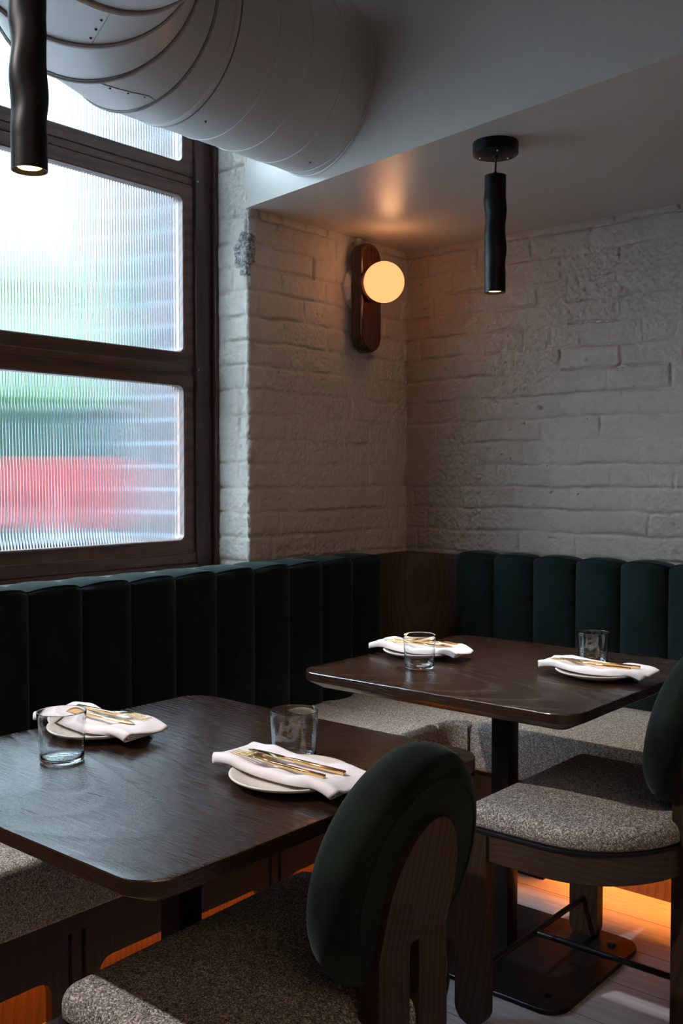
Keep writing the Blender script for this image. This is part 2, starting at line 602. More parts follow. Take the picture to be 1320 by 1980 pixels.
def chip_material(color):
    m = painted_brick('painted_brick_corner', color)
    t = m.node_tree
    b = next(n for n in t.nodes if n.type == 'BSDF_PRINCIPLED')
    lk = next(l for l in t.links if l.to_socket == b.inputs['Base Color'])
    src = lk.from_socket
    tc = t.nodes.new('ShaderNodeTexCoord')
    dist = t.nodes.new('ShaderNodeVectorMath'); dist.operation = 'SUBTRACT'
    dist.inputs[1].default_value = (-2.515, 2.445, 2.035)
    t.links.new(tc.outputs['Object'], dist.inputs[0])
    sc = t.nodes.new('ShaderNodeVectorMath'); sc.operation = 'MULTIPLY'
    sc.inputs[1].default_value = (1 / 0.055, 1 / 0.045, 1 / 0.085)
    t.links.new(dist.outputs[0], sc.inputs[0])
    ln = t.nodes.new('ShaderNodeVectorMath'); ln.operation = 'LENGTH'
    t.links.new(sc.outputs[0], ln.inputs[0])
    nz = t.nodes.new('ShaderNodeTexNoise'); nz.inputs['Scale'].default_value = 28; nz.inputs['Detail'].default_value = 5
    t.links.new(tc.outputs['Object'], nz.inputs['Vector'])
    ad = t.nodes.new('ShaderNodeMath'); ad.operation = 'MULTIPLY_ADD'
    ad.inputs[1].default_value = 1.1; t.links.new(nz.outputs['Fac'], ad.inputs[0]); t.links.new(ln.outputs['Value'], ad.inputs[2])
    r = t.nodes.new('ShaderNodeValToRGB')
    r.color_ramp.elements[0].position = 0.0; r.color_ramp.elements[0].color = (1, 1, 1, 1)
    r.color_ramp.elements[1].position = 1.0; r.color_ramp.elements[1].color = (0, 0, 0, 1)
    mr = t.nodes.new('ShaderNodeMapRange')
    mr.inputs[1].default_value = 1.42; mr.inputs[2].default_value = 1.52; mr.inputs[3].default_value = 1; mr.inputs[4].default_value = 0
    t.links.new(ad.outputs[0], mr.inputs[0])
    n2 = t.nodes.new('ShaderNodeTexNoise'); n2.inputs['Scale'].default_value = 110; n2.inputs['Detail'].default_value = 4
    t.links.new(tc.outputs['Object'], n2.inputs['Vector'])
    r2 = t.nodes.new('ShaderNodeValToRGB')
    r2.color_ramp.elements[0].position = 0.4; r2.color_ramp.elements[0].color = (0.10, 0.095, 0.09, 1)
    r2.color_ramp.elements[1].position = 0.62; r2.color_ramp.elements[1].color = (0.38, 0.37, 0.36, 1)
    t.links.new(n2.outputs['Fac'], r2.inputs[0])
    mx = t.nodes.new('ShaderNodeMixRGB')
    t.links.new(mr.outputs[0], mx.inputs[0]); t.links.new(src, mx.inputs[1]); t.links.new(r2.outputs[0], mx.inputs[2])
    t.links.new(mx.outputs[0], b.inputs['Base Color'])
    return m


bpy.data.materials.remove(N.m)
M['brick_corner'] = chip_material((0.53, 0.485, 0.435))  # paler copy of the same paint: window light on the reveal put into colour


# ------------------------------------------------------------------ brick relief
def vnoise(u, v, seed, cell):
    """smooth value noise on a lattice of the given cell size"""
    g = np.random.default_rng(seed).random((256, 256))
    a = u / cell; b = v / cell
    i = np.floor(a).astype(int); j = np.floor(b).astype(int)
    fa = a - i; fb = b - j
    fa = fa * fa * (3 - 2 * fa); fb = fb * fb * (3 - 2 * fb)
    i0 = i % 256; i1 = (i + 1) % 256; j0 = j % 256; j1 = (j + 1) % 256
    return (g[i0, j0] * (1 - fa) + g[i1, j0] * fa) * (1 - fb) + (g[i0, j1] * (1 - fa) + g[i1, j1] * fa) * fb - 0.5


def brick_height(u, z, seed=1, depth=0.0060):
    """relief of thickly painted old brickwork in metres; u runs along the wall"""
    uw = u + 0.012 * vnoise(u, z, seed + 1, 0.12) + 0.008 * vnoise(u, z, seed + 2, 0.03)
    zw = z + 0.009 * vnoise(u, z, seed + 3, 0.16) + 0.007 * vnoise(u, z, seed + 4, 0.035)
    ch = 0.0865
    row = np.floor(zw / ch).astype(int)
    fz = zw / ch - row
    hdr = (np.random.default_rng(seed + 9).random(512) < 0.3)[row % 512]
    bl = np.where(hdr, 0.12, 0.24)
    off = (np.random.default_rng(seed + 5).random(512) * 0.12)[row % 512] + 0.12 * (row % 2)
    cu = (uw + off) / bl
    ci = np.floor(cu).astype(int)
    fu = cu - ci
    dz = np.minimum(fz, 1 - fz) * ch
    du = np.minimum(fu, 1 - fu) * bl
    # joints are filled unevenly by paint
    fill = np.clip(0.62 + 1.1 * vnoise(u, z, seed + 6, 0.22) + 0.5 * vnoise(u, z, seed + 16, 0.07), 0.12, 1.0)
    fillv = np.clip(0.5 + 1.3 * vnoise(u, z, seed + 7, 0.15) + 0.5 * vnoise(u, z, seed + 17, 0.05), 0.0, 1.0)
    wj = 0.0075
    jz = np.exp(-(dz / wj) ** 2) * fill
    ju = np.exp(-(du / wj) ** 2) * fillv
    h = -depth * np.maximum(jz, ju)
    crk = np.clip(4 * (vnoise(u, z, seed + 18, 0.09) + 0.02), 0, 1)
    h = h - 0.0075 * crk * np.maximum(np.exp(-((dz - 0.002) / 0.0024) ** 2), np.exp(-((du - 0.002) / 0.0024) ** 2) * (fillv > 0.35))
    tbl = np.random.default_rng(seed + 8).random((512, 64)) - 0.5
    h = h + tbl[row % 512, ci % 64] * 0.0055 * np.clip(1 - np.maximum(jz, ju), 0, 1)
    # rough face and flaked patches
    patch = np.clip(3 * (vnoise(u, z, seed + 10, 0.28) + 0.08), 0, 1)
    h = h + 0.0022 * vnoise(u, z, seed + 11, 0.045)
    h = h + (0.0012 + 0.0024 * patch) * vnoise(u, z, seed + 12, 0.014)
    h = h + (0.0010 + 0.0048 * patch) * vnoise(u, z, seed + 13, 0.008)
    # gouges
    gg = vnoise(u, z, seed + 14, 0.035) + 0.35 * vnoise(u, z, seed + 15, 0.012)
    h = h - 0.008 * np.clip((gg - 0.47) * 7, 0, 1)
    return h


def brick_surface(name, path, z0, z1, mat, parent=None, step=0.005, seed=1, u_shift=0.0, edge=None):
    """path: (point, normal) samples every step along the wall; relief pushes along the normal"""
    P = np.array([p for p, n in path]); Nn = np.array([n for p, n in path])
    U = np.r_[0, np.cumsum(np.hypot(*(P[1:] - P[:-1]).T))] + u_shift
    Z = np.arange(z0, z1 + step * 0.5, step); Z[-1] = z1
    uu, zz = np.meshgrid(U, Z, indexing='ij')
    h = brick_height(uu, zz, seed)
    if edge is not None:
        h = h + edge(uu - u_shift, zz)
    X = P[:, 0][:, None] + Nn[:, 0][:, None] * h
    Y = P[:, 1][:, None] + Nn[:, 1][:, None] * h
    V = np.stack([X, Y, zz], -1).reshape(-1, 3)
    nu, nz = len(U), len(Z)
    idx = np.arange(nu * nz).reshape(nu, nz)
    F = np.stack([idx[:-1, :-1], idx[1:, :-1], idx[1:, 1:], idx[:-1, 1:]], -1).reshape(-1, 4)
    me = bpy.data.meshes.new(name)
    me.vertices.add(len(V)); me.vertices.foreach_set('co', V.ravel())
    me.loops.add(F.size); me.loops.foreach_set('vertex_index', F.ravel())
    me.polygons.add(len(F))
    me.polygons.foreach_set('loop_start', np.arange(0, F.size, 4))
    me.polygons.foreach_set('loop_total', np.full(len(F), 4))
    me.update(calc_edges=True)
    me.polygons.foreach_set('use_smooth', np.ones(len(F), bool))
    me.materials.append(mat)
    return link(bpy.data.objects.new(name, me), parent)


# ================================================================== SETTING
XW, YB = -2.5, 3.37            # left brick wall plane, back brick wall plane
YR = 2.447                     # window reveal plane
ZS = 2.184                     # lowered soffit underside
ZC = 2.95                      # main ceiling

o = box('floor', -2.9, 3.2, -3.1, 3.6, -0.1, 0.0, M['floor']); tag(o, kind='structure', label='pale oak board floor')
o = box('ceiling', -2.9, 3.2, -3.1, 3.6, ZC, ZC + 0.1, M['plaster']); tag(o, kind='structure', label='main ceiling')

# lowered soffit with its slanting front face
bm = bmesh.new()
poly = [(-2.52, 2.4495), (3.1, 2.4495 - 0.161 * 5.62), (3.1, 3.45), (-2.52, 3.45)]
loft(bm, [[(x, y, ZS) for x, y in poly], [(x, y, ZC) for x, y in poly]])
o = obj_bm('ceiling_soffit', bm, M['plaster'], smooth=False); tag(o, kind='structure', label='lowered soffit with slanting front face')

# back wall
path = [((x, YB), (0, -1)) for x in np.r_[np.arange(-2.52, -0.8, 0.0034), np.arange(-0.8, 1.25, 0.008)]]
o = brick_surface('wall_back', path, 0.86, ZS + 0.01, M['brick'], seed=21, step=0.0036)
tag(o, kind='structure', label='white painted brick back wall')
bm = bmesh.new()
add_box(bm, -2.6, 3.1, YB + 0.012, YB + 0.2, 0, ZC)
o2 = obj_bm('wall_back_body', bm, M['plaster_wall'], o, smooth=False)

# left wall: reveal, rounded rough arris, then the pier to the room corner
path = []
for x in np.arange(-2.74, -2.512, 0.004):
    path.append(((x, YR), (0, -1)))
for a in np.linspace(0, PI / 2, 6)[0:]:
    path.append(((-2.512 + 0.012 * math.sin(a), YR + 0.012 - 0.012 * math.cos(a)), (math.sin(a), -math.cos(a))))
for y in np.arange(YR + 0.016, YB + 0.02, 0.0034):
    path.append(((XW, y), (1, 0)))
UARR = 0.228 + 0.01


def arris(u, z):
    d = np.abs(u - UARR)
    n = vnoise(u * 0 + 1.3, z, 77, 0.03) + 0.6 * vnoise(u * 0 + 2.1, z, 78, 0.011)
    e = np.exp(-(d / 0.016) ** 2)
    out = e * 0.007 * n
    # knocked-off chip near the soffit and the bulge of render around it
    c = np.exp(-((z - 2.03) / 0.06) ** 2) * np.exp(-((u - UARR + 0.008) / 0.04) ** 2)
    out = out + c * (0.004 + 0.016 * vnoise(u, z, 79, 0.02) + 0.008 * vnoise(u, z, 80, 0.008))
    out = out - e * 0.010 * np.exp(-((z - 2.11) / 0.03) ** 2) + e * 0.010 * np.exp(-((z - 2.035) / 0.03) ** 2) - e * 0.006 * np.exp(-((z - 1.95) / 0.03) ** 2)
    return out


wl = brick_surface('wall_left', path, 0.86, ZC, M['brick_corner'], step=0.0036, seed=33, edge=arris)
tag(wl, kind='structure', label='white painted brick left wall with window reveal')
bm = bmesh.new()
add_box(bm, -2.76, -2.515, YR + 0.016, YB + 0.2, 0, ZC)          # pier core
add_box(bm, -2.76, XW, 0.57, YR + 0.016, 0, 0.93)               # below the window
add_box(bm, -2.76, XW, -3.1, 0.57, 0, ZC)                       # left of the window
obj_bm('wall_left_body', bm, M['plaster_wall'], wl, smooth=False)
o = box('wall_right', 3.0, 3.2, -3.1, 3.6, 0, ZC, M['plaster_wall']); tag(o, kind='structure', label='far side wall of the room')
o = box('wall_front', -2.9, 3.2, -3.2, -3.0, 0, ZC, M['plaster_wall']); tag(o, kind='structure', label='wall behind the camera')

# ------------------------------------------------------------------ window
win = empty('window_1', (0, 0, 0)); tag(win, kind='structure', label='walnut window with reeded glass')
XF = -2.68                                  # room side face of the sashes
bays = [(0.66, 2.355)]       # sash extents along the wall
rows = [(0.985, 1.612), (1.643, 2.27), (2.301, 2.93)]


def sash(y0, y1, z0, z1):
    """frame ring with rounded sight-line corners plus its reeded pane"""
    st, rl = 0.045, 0.043
    cy, cz = (y0 + y1) / 2, (z0 + z1) / 2
    outer = rrect((y1 - y0) / 2, (z1 - z0) / 2, 0.002, 6, cy, cz)
    inner = rrect((y1 - y0) / 2 - st, (z1 - z0) / 2 - rl, 0.022, 6, cy, cz)
    inner2 = rrect((y1 - y0) / 2 - st + 0.004, (z1 - z0) / 2 - rl + 0.004, 0.024, 6, cy, cz)
    bm = bmesh.new()
    A = [bm.verts.new((XF, p[0], p[1])) for p in outer]
    B = [bm.verts.new((XF, p[0], p[1])) for p in inner2]
    Cc = [bm.verts.new((XF - 0.004, p[0], p[1])) for p in inner]
    D = [bm.verts.new((XF - 0.045, p[0], p[1])) for p in inner]
    E_ = [bm.verts.new((XF - 0.045, p[0], p[1])) for p in outer]
    n = len(A)
    seq = [A, B, Cc, D, E_, A]
    # inner2 should lie between outer and inner: keep the chamfer outward
    for R1, R2 in zip(seq[:-1], seq[1:]):
        for i in range(n):
            j = (i + 1) % n
            bm.faces.new((R1[i], R1[j], R2[j], R2[i]))
    s = obj_bm('sash', bm, M['walnut'], win, angle=30)
    # reeded pane
    ya, yb = y0 + st - 0.006, y1 - st + 0.006
    za, zb = z0 + rl - 0.006, z1 - rl + 0.006
    pitch = 0.0108
    k = int((yb - ya) / pitch) + 1
    seg = 10
    prof = []
    for i in range(k):
        for q in range(seg):
            t = q / seg
            y = ya + (i + t) * pitch
            if y > yb:
                break
            prof.append((y, 0.0022 * math.sqrt(max(0.0, 1 - (2 * t - 1) ** 2 * 0.86))))
    xg = XF - 0.026
    vs, fs = [], []
    for (y, h) in prof:
        vs += [(xg + h, y, za), (xg + h, y, zb), (xg - 0.004, y, zb), (xg - 0.004, y, za)]
    m = len(prof)
    for i in range(m - 1):
        a = 4 * i; b = a + 4
        for q in range(4):
            r = (q + 1) % 4
            fs.append((a + q, b + q, b + r, a + r))
    fs.append((0, 1, 2, 3)); fs.append((4 * (m - 1) + 3, 4 * (m - 1) + 2, 4 * (m - 1) + 1, 4 * (m - 1)))
    g = obj_np('glass_pane', vs, fs, M['reeded'], s, smooth=True, angle=50)
    bm = bmesh.new(); bm.from_mesh(g.data); bmesh.ops.recalc_face_normals(bm, faces=bm.faces); bm.to_mesh(g.data); bm.free()
    return s


for (y0, y1) in bays:
    for (z0, z1) in rows:
        sash(y0, y1, z0, z1)
# fixed frame: transoms between the sashes, posts, sill band and apron
for (y0, y1) in bays:
    for (za, zb) in ((1.615, 1.640), (2.273, 2.298)):
        box('transom', XF - 0.05, XF - 0.001, y0, y1, za, zb, M['walnut'], win, 0.002)
    box('sill_rail', XF - 0.05, XF + 0.006, y0 - 0.002, y1 + 0.002, 0.945, 0.982, M['walnut'], win, 0.002)
    box('sill_apron', XF - 0.05, XF + 0.014, y0 - 0.002, y1 + 0.002, 0.80, 0.943, M['walnut'], win, 0.002)
box('window_post', XF - 0.06, XF + 0.012, 2.358, 2.432, 0.8, ZC, M['walnut_v'], win, 0.003)
box('window_post', XF - 0.06, XF + 0.03, 2.432, 2.449, 0.8, ZC, M['walnut_v'], win, 0.003)
box('window_post', XF - 0.06, XF + 0.012, 0.573, 0.657, 0.8, ZC, M['walnut_v'], win, 0.003)
for z in (2.286, 1.628):
    bm = bmesh.new()
    add_lathe(bm, [(0, 0), (0.004, 0.0), (0.003, 0.003), (0, 0.0035)], 10, (XF + 0.012, 2.366, z), 'x')
    obj_bm('screw', bm, M['screw'], win)

# ------------------------------------------------------------------ EXTERIOR
o = box('exterior_pier', -3.13, -2.765, 2.41, 4.6, -0.1, 4.2, M['red_brick']); tag(o, 'red brick pier outside the window, seen blurred through reeded glass', 'brick pier')
o['kind'] = 'structure'
o = box('pavement', -5.6, -2.80, -8, 14, 0.25, 0.60, M['paving']); tag(o, kind='structure', label='pavement outside')
o = box('street', -60, -5.62, -40, 60, 0.1, 0.50, M['asphalt']); tag(o, kind='structure', label='street outside')


def make_car(loc, rz):
    c = empty('car', loc, rz)
    tag(c, 'red car parked in the street, blurred pink band behind the lower reeded pane', 'car')
    L, W = 4.3, 1.72
    prof = [(-2.15, 0.35), (-2.12, 0.62), (-1.95, 0.80), (-1.05, 0.92), (-0.95, 0.94), (0.95, 0.96), (1.75, 0.95), (2.08, 0.82), (2.15, 0.55), (2.12, 0.32), (1.72, 0.28)]
    for cx_ in (1.32,):
        pass
    def arch(cx_):
        return [(cx_ + 0.36 * math.cos(a), 0.30 + 0.36 * math.sin(a)) for a in np.linspace(0.05, PI - 0.05, 9)]
    low = arch(1.32) + [(0.9, 0.24), (-0.9, 0.24)] + arch(-1.32) + [(-1.75, 0.28)]
    outline = prof + low
    bm = bmesh.new()
    loft(bm, [[(x, y, z) for x, z in outline] for y in (-W / 2, -W / 2 + 0.04, W / 2 - 0.04, W / 2)])
    obj_bm('body', bm, M['car_red'], c)
    cab = [(-1.0, 0.93), (-0.35, 1.40), (0.95, 1.43), (1.75, 0.95)]
    bm = bmesh.new()
    loft(bm, [[(x, y, z) for x, z in cab] for y in (-W / 2 + 0.10,)] +
         [[(x, y, z) for x, z in cab] for y in (W / 2 - 0.10,)])
    obj_bm('windows', bm, M['car_glass'], c)
    bm = bmesh.new()
    add_box(bm, -0.38, 0.98, -W / 2 + 0.14, W / 2 - 0.14, 1.39, 1.455, 0.02)
    obj_bm('roof', bm, M['car_glass'], c)
    for x in (-1.32, 1.32):
        for s in (-1, 1):
            bm = bmesh.new()
            add_lathe(bm, [(0, -0.1), (0.28, -0.1), (0.31, -0.07), (0.31, 0.07), (0.28, 0.1), (0, 0.1)], 24, (x, s * (W / 2 - 0.1), 0.31), 'y')
            w = obj_bm('wheel', bm, M['tyre'], c)
            bm = bmesh.new()
            add_lathe(bm, [(0, -0.105), (0.18, -0.105), (0.18, 0.105), (0, 0.105)], 20, (x, s * (W / 2 - 0.1), 0.31), 'y')
            obj_bm('hub_cap', bm, M['hub'], w)
    return c


make_car((-8.6, 6.3, 0.50), PI / 2)


def make_tree(loc, h, r, mat, label, seed):
    t = empty('tree', loc)
    tag(t, label, 'tree', 'street trees beyond the window')
    bm = bmesh.new()
    add_tube(bm, [(0, 0, 0), (0.05, 0.02, h * 0.25), (-0.04, 0.05, h * 0.5)], [0.16, 0.13, 0.09], 10)
    obj_bm('trunk', bm, M['bark'], t)
    bm = bmesh.new()
    rr = random.Random(seed)
    for i in range(26):
        a = rr.uniform(0, 2 * PI); q = rr.uniform(0, 0.75) * r
        z = h * 0.62 + rr.uniform(-0.32, 0.36) * h
        s = r * rr.uniform(0.28, 0.5)
        ret = bmesh.ops.create_icosphere(bm, subdivisions=3, radius=s)
        for v in ret['verts']:
            n = mnoise.noise(v.co * (3.2 / s)) * 0.35 + mnoise.noise(v.co * (9 / s)) * 0.15
            v.co = v.co * (1 + n) + Vector((q * math.cos(a), q * math.sin(a), z))
    obj_bm('crown', bm, mat, t)
    return t


make_tree((-16.6, 9.6, 0.3), 4.6, 2.2, M['leaf'], 'pale green street tree farther left, washed out behind the middle pane', 1)
make_tree((-15.6, 15.4, 0.3), 4.4, 2.4, M['leaf'], 'pale green street tree nearer the brick pier, washed out behind the middle pane', 2)
# clipped hedge behind the car
bm = bmesh.new()
add_box(bm, -12.0, -11.2, 2.0, 13.0, 0.3, 2.25)
bmesh.ops.subdivide_edges(bm, edges=bm.edges, cuts=22, use_grid_fill=True)
for v in bm.verts:
    v.co += Vector((1, 1, 1)) * 0.0 + Vector((mnoise.noise(v.co * 2.1), mnoise.noise(v.co * 2.7 + Vector((5, 1, 2))), mnoise.noise(v.co * 2.3 + Vector((1, 7, 3))))) * 0.25
o = obj_bm('hedge', bm, M['hedge']); tag(o, 'dark green hedge across the street behind the red car', 'hedge')

# ------------------------------------------------------------------ VENTILATION DUCT
duct = empty('ventilation_duct', (-2.125, 1.9, 2.476))
tag(duct, 'large round white painted metal air duct bending in front of the window', 'air duct')
DR = 0.262; RC = 0.51; DX, DZ = -2.125, 2.476; CXd, CYd = DX + RC, 1.775


def ring(cx_, cy_, ux, uy, R, z=2.476, k=1.0, n=72):
    """ring whose plane holds z and the unit direction (ux,uy); stretched by k along it"""
    return [(cx_ + ux * R * k * math.cos(2 * PI * i / n), cy_ + uy * R * k * math.cos(2 * PI * i / n), z + R * math.sin(2 * PI * i / n)) for i in range(n)]


Lc = lambda pts: [(p[0] + 2.125, p[1] - 1.9, p[2] - 2.476) for p in pts]
bm = bmesh.new()
loft(bm, [Lc(ring(DX, y, 1, 0, DR)) for y in (2.50, 2.215, 2.075, 1.945, 1.80, 1.775)], False, False)
obj_bm('straight_section', bm, M['duct'], duct)
angs = [11.25, 33.75, 56.25, 78.75]
verts_c = []
for a in angs:
    r_ = RC / math.cos(math.radians(11.25))
    th = math.radians(a)
    verts_c.append((CXd - r_ * math.cos(th), CYd - r_ * math.sin(th), -math.cos(th), -math.sin(th)))
k15 = 1 / math.cos(math.radians(11.25))
rings_e = [ring(DX, 1.775, -1, 0, DR)] + [ring(c[0], c[1], c[2], c[3], DR, k=k15) for c in verts_c] + [ring(CXd, CYd - RC, 0, -1, DR)]
bm = bmesh.new()
for i, (a, b) in enumerate(zip(rings_e[:-1], rings_e[1:])):
    loft(bm, [Lc(a), Lc(b)], False, False)
obj_bm('elbow', bm, M['duct'], duct, angle=60)
bm = bmesh.new()
loft(bm, [Lc(ring(x, CYd - RC, 0, -1, DR)) for x in (CXd, -1.0, 0.2, 1.6)], False, True)
obj_bm('run_over_room', bm, M['duct'], duct)


def seam(ringpts, rr, mat, name):
    bm = bmesh.new()
    n = len(ringpts)
    c = Vector((0, 0, 0))
    for p in ringpts: c += Vector(p)
    c /= n
    nrm = (Vector(ringpts[0]) - c).cross(Vector(ringpts[n // 4]) - c).normalized()
    rings = []
    for p in ringpts:
        d = (Vector(p) - c).normalized()
        rings.append([tuple(Vector(p) + d * (rr[0] * math.cos(q)) + nrm * rr[1] * math.sin(q)) for q in np.linspace(0, 2 * PI, 8, endpoint=False)])
    vr = [[bm.verts.new(p) for p in r] for r in rings]
    for i in range(n):
        j = (i + 1) % n
        for q in range(8):
            s = (q + 1) % 8
            bm.faces.new((vr[i][q], vr[j][q], vr[j][s], vr[i][s]))
    return obj_bm(name, bm, mat, duct)


for i, y in enumerate((2.345, 2.215, 2.075, 1.945)):
    seam(Lc(ring(DX, y + 0.004, 1, 0, DR)), (0.0022, 0.0022), M['duct'], 'seam_ring')
seam(Lc(ring(DX, 1.795, 1, 0, DR)), (0.004, 0.010), M['duct'], 'seam_ring')
seam(Lc(ring(DX, 1.806, 1, 0, DR)), (0.0035, 0.0025), M['duct_seam'], 'joint_gap')
for q, c in enumerate(verts_c):
    seam(Lc(ring(c[0], c[1], c[2], c[3], DR + 0.002, k=k15)), ((0.003, 0.006, 0.007, 0.007)[q], (0.002, 0.004, 0.008, 0.006)[q]), M['duct'], 'seam_ring')
    seam(Lc(ring(c[0] + 0.008 * math.sin(math.radians(angs[q])), c[1] - 0.008 * math.cos(math.radians(angs[q])), c[2], c[3], DR + 0.0005, k=k15)), (0.0025, 0.003), M['duct_seam'], 'joint_gap')
# flange against the soffit
seam(Lc([(p[0], 2.449 - 0.161 * (p[0] + 2.5) - 0.004, p[2]) for p in ring(DX, 2.38, 1, 0, DR + 0.001)]), (0.004, 0.004), M['duct'], 'wall_flange')
# riveted lap joints along two gores and a few screws
def rivet(p, d):
    bm = bmesh.new()
    ret = bmesh.ops.create_icosphere(bm, subdivisions=2, radius=0.0032)
    bmesh.ops.translate(bm, vec=Vector(p) + Vector(d) * 0.001, verts=ret['verts'])
    obj_bm('rivet', bm, M['dark_screw'], duct)


def on_elbow(i, t, phi):
    a = rings_e[i]; b = rings_e[i + 1]
    n = len(a); k = int(round(phi / (2 * PI) * n)) % n
    return Vector(Lc([a[k]])[0]).lerp(Vector(Lc([b[k]])[0]), t)


for (gi, p0, p1) in ((3, 4.62, 4.62), (1, 4.40, 4.75)):
    pts = [on_elbow(gi, t, p0 + (p1 - p0) * t) for t in (0.03, 0.25, 0.5, 0.75, 0.97)]
    lap = bmesh.new()
    add_tube(lap, [p + Vector((0, 0, -0.0005)) for p in pts], 0.0011, 6)
    obj_bm('lap_joint', lap, M['duct_seam'], duct)
    for p in pts[:4]:
        rivet(p + Vector((-0.010, -0.006, 0)), (0, 0, -1))
rivet((DR * math.cos(4.95), 1.86 - 1.9, DR * math.sin(4.95)), (0, 0, -1))
rivet((DR * math.cos(4.9), 2.30 - 1.9, DR * math.sin(4.9)), (0, 0, -1))

# ------------------------------------------------------------------ BANQUETTES
ZBACK, ZSEAT = 0.955, 0.462


def channel(W, name, parent, front, mat):
    """one upholstered channel; local x across (0..W), front faces -y at y=-front, back at 0"""
    nu, prof = 15, []
    zb = ZSEAT - 0.03
    zt = ZBACK
    R = 0.020
    for z in np.linspace(zb, zt - R, 9):
        prof.append((front, z, 1.0, 0.0))
    for a in np.linspace(0, PI / 2, 5)[1:]:
        prof.append((front - R + R * math.cos(a), zt - R + R * math.sin(a), 1.0, math.sin(a)))
    for t in np.linspace(0, 1, 6)[1:]:
        prof.append(((front - R) * (1 - t), zt, 1 - t * 0.7, 1.0))
    prof.append((0.0, zb, 0.0, 0.0))
    rings = []
    for (d, z, kb, kt) in prof:
        row = []
        for i in range(nu + 1):
            u = i / nu
            e = 1 - abs(2 * u - 1) ** 2.5
            bul = 0.036 * e
            x = W * u
            dd = d + (bul - 0.030) * (1 if d > 0.02 else 0) * kb
            # crown on the top cap and soft dish of the foam
            zz = z + (0.016 * e - 0.012) * kt + (0.006 * kt * math.sin(PI * min(1, d / front)) if kt else 0)
            row.append((x, -dd, zz))
        rings.append(row)
    bm = bmesh.new()
    vr = [[bm.verts.new(p) for p in r] for r in rings]
    for a, b in zip(vr[:-1], vr[1:]):
        for i in range(nu):
            bm.faces.new((a[i], a[i + 1], b[i + 1], b[i]))
    for side in (0, nu):
        col_ = [r[side] for r in vr]
        bm.faces.new(col_ if side else list(reversed(col_)))
    bm.faces.new(list(reversed(vr[0])) + []) if False else None
    o = obj_bm(name, bm, mat, parent, angle=50)
    bm = bmesh.new()
    k = 9 + 3
    add_tube(bm, [(p[0], p[1] - 0.0008, p[2] + 0.0006) for p in rings[k - 1]], 0.0018, 6)
    obj_bm('piping', bm, mat, o)
    return o


def cushion_bm(outline, z0, z1, r=0.035, crown=0.012, inner=None):
    """upholstered slab over a 2D outline: rounded top edge and a slight crown"""
    bm = bmesh.new()
    rings = [[(x, y, z0) for x, y in offset_outline(outline, 0.006)], [(x, y, z0 + 0.008) for x, y in outline]]
    rings.append([(x, y, z1 - r) for x, y in outline])
    for a in np.linspace(0, PI / 2, 6)[1:]:
        off = offset_outline(outline, r * (1 - math.cos(a)))
        rings.append([(x, y, z1 - r + r * math.sin(a)) for x, y in off])
    cx_ = sum(p[0] for p in outline) / len(outline); cy_ = sum(p[1] for p in outline) / len(outline)
    last = rings[-1]
    for t in (0.85, 0.65, 0.4, 0.15):
        rings.append([(cx_ + (x - cx_) * t, cy_ + (y - cy_) * t, z1 + crown * (1 - t * t)) for x, y, z in last])
    loft(bm, rings)
    return bm


def cushion(name, outline, z0, z1, mat, parent, r=0.035, crown=0.012):
    return obj_bm(name, cushion_bm(outline, z0, z1, r, crown), mat, parent, angle=60)


def base_board(name, parent, length, slots, h, mat, thick=0.022, top=0.168):
    """board in local x (0..length), y 0..thick (front is y=0), slots cut up from the floor with rounded top corners"""
    bm = bmesh.new()
    prev = 0.0
    rr = 0.032
    pieces = []
    for (a, b) in slots:
        pieces.append((prev, a)); prev = b
    pieces.append((prev, length))
    def prism(poly):
        A = [bm.verts.new((x, 0, z)) for x, z in poly]
        B = [bm.verts.new((x, thick, z)) for x, z in poly]
        bm.faces.new(A); bm.faces.new(list(reversed(B)))
        n = len(A)
        for i in range(n):
            j = (i + 1) % n
            bm.faces.new((A[i], B[i], B[j], A[j]))
    # top beam, its underside follows the slots; posts with flared rounded shoulders
    prism([(0, top), (length, top), (length, h), (0, h)])
    for k, (a, b) in enumerate(pieces):
        if b - a < 1e-3:
            continue
        poly = [(a, 0), (b, 0)]
        if b < length - 1e-6:
            poly += [(b, top - rr)] + [(b + rr - rr * math.cos(t), top - rr + rr * math.sin(t)) for t in np.linspace(0, PI / 2, 7)[1:]]
        else:
            poly += [(b, top)]
        if a > 1e-6:
            poly += [(a - rr + rr * math.cos(t), top - rr + rr * math.sin(t)) for t in np.linspace(PI / 2, 0, 7)]
        else:
            poly += [(a, top)]
        prism(poly)
    return obj_bm(name, bm, mat, parent, smooth=False)


# --- left banquette along the window wall (local frame: x runs along world +y, y runs toward the wall = world -x)
bl = empty('banquette', (-1.80, 0.6, 0)); bl.rotation_euler = (0, 0, PI / 2)
tag(bl, 'green velvet channel back banquette with tweed seat under the window', 'banquette', None)
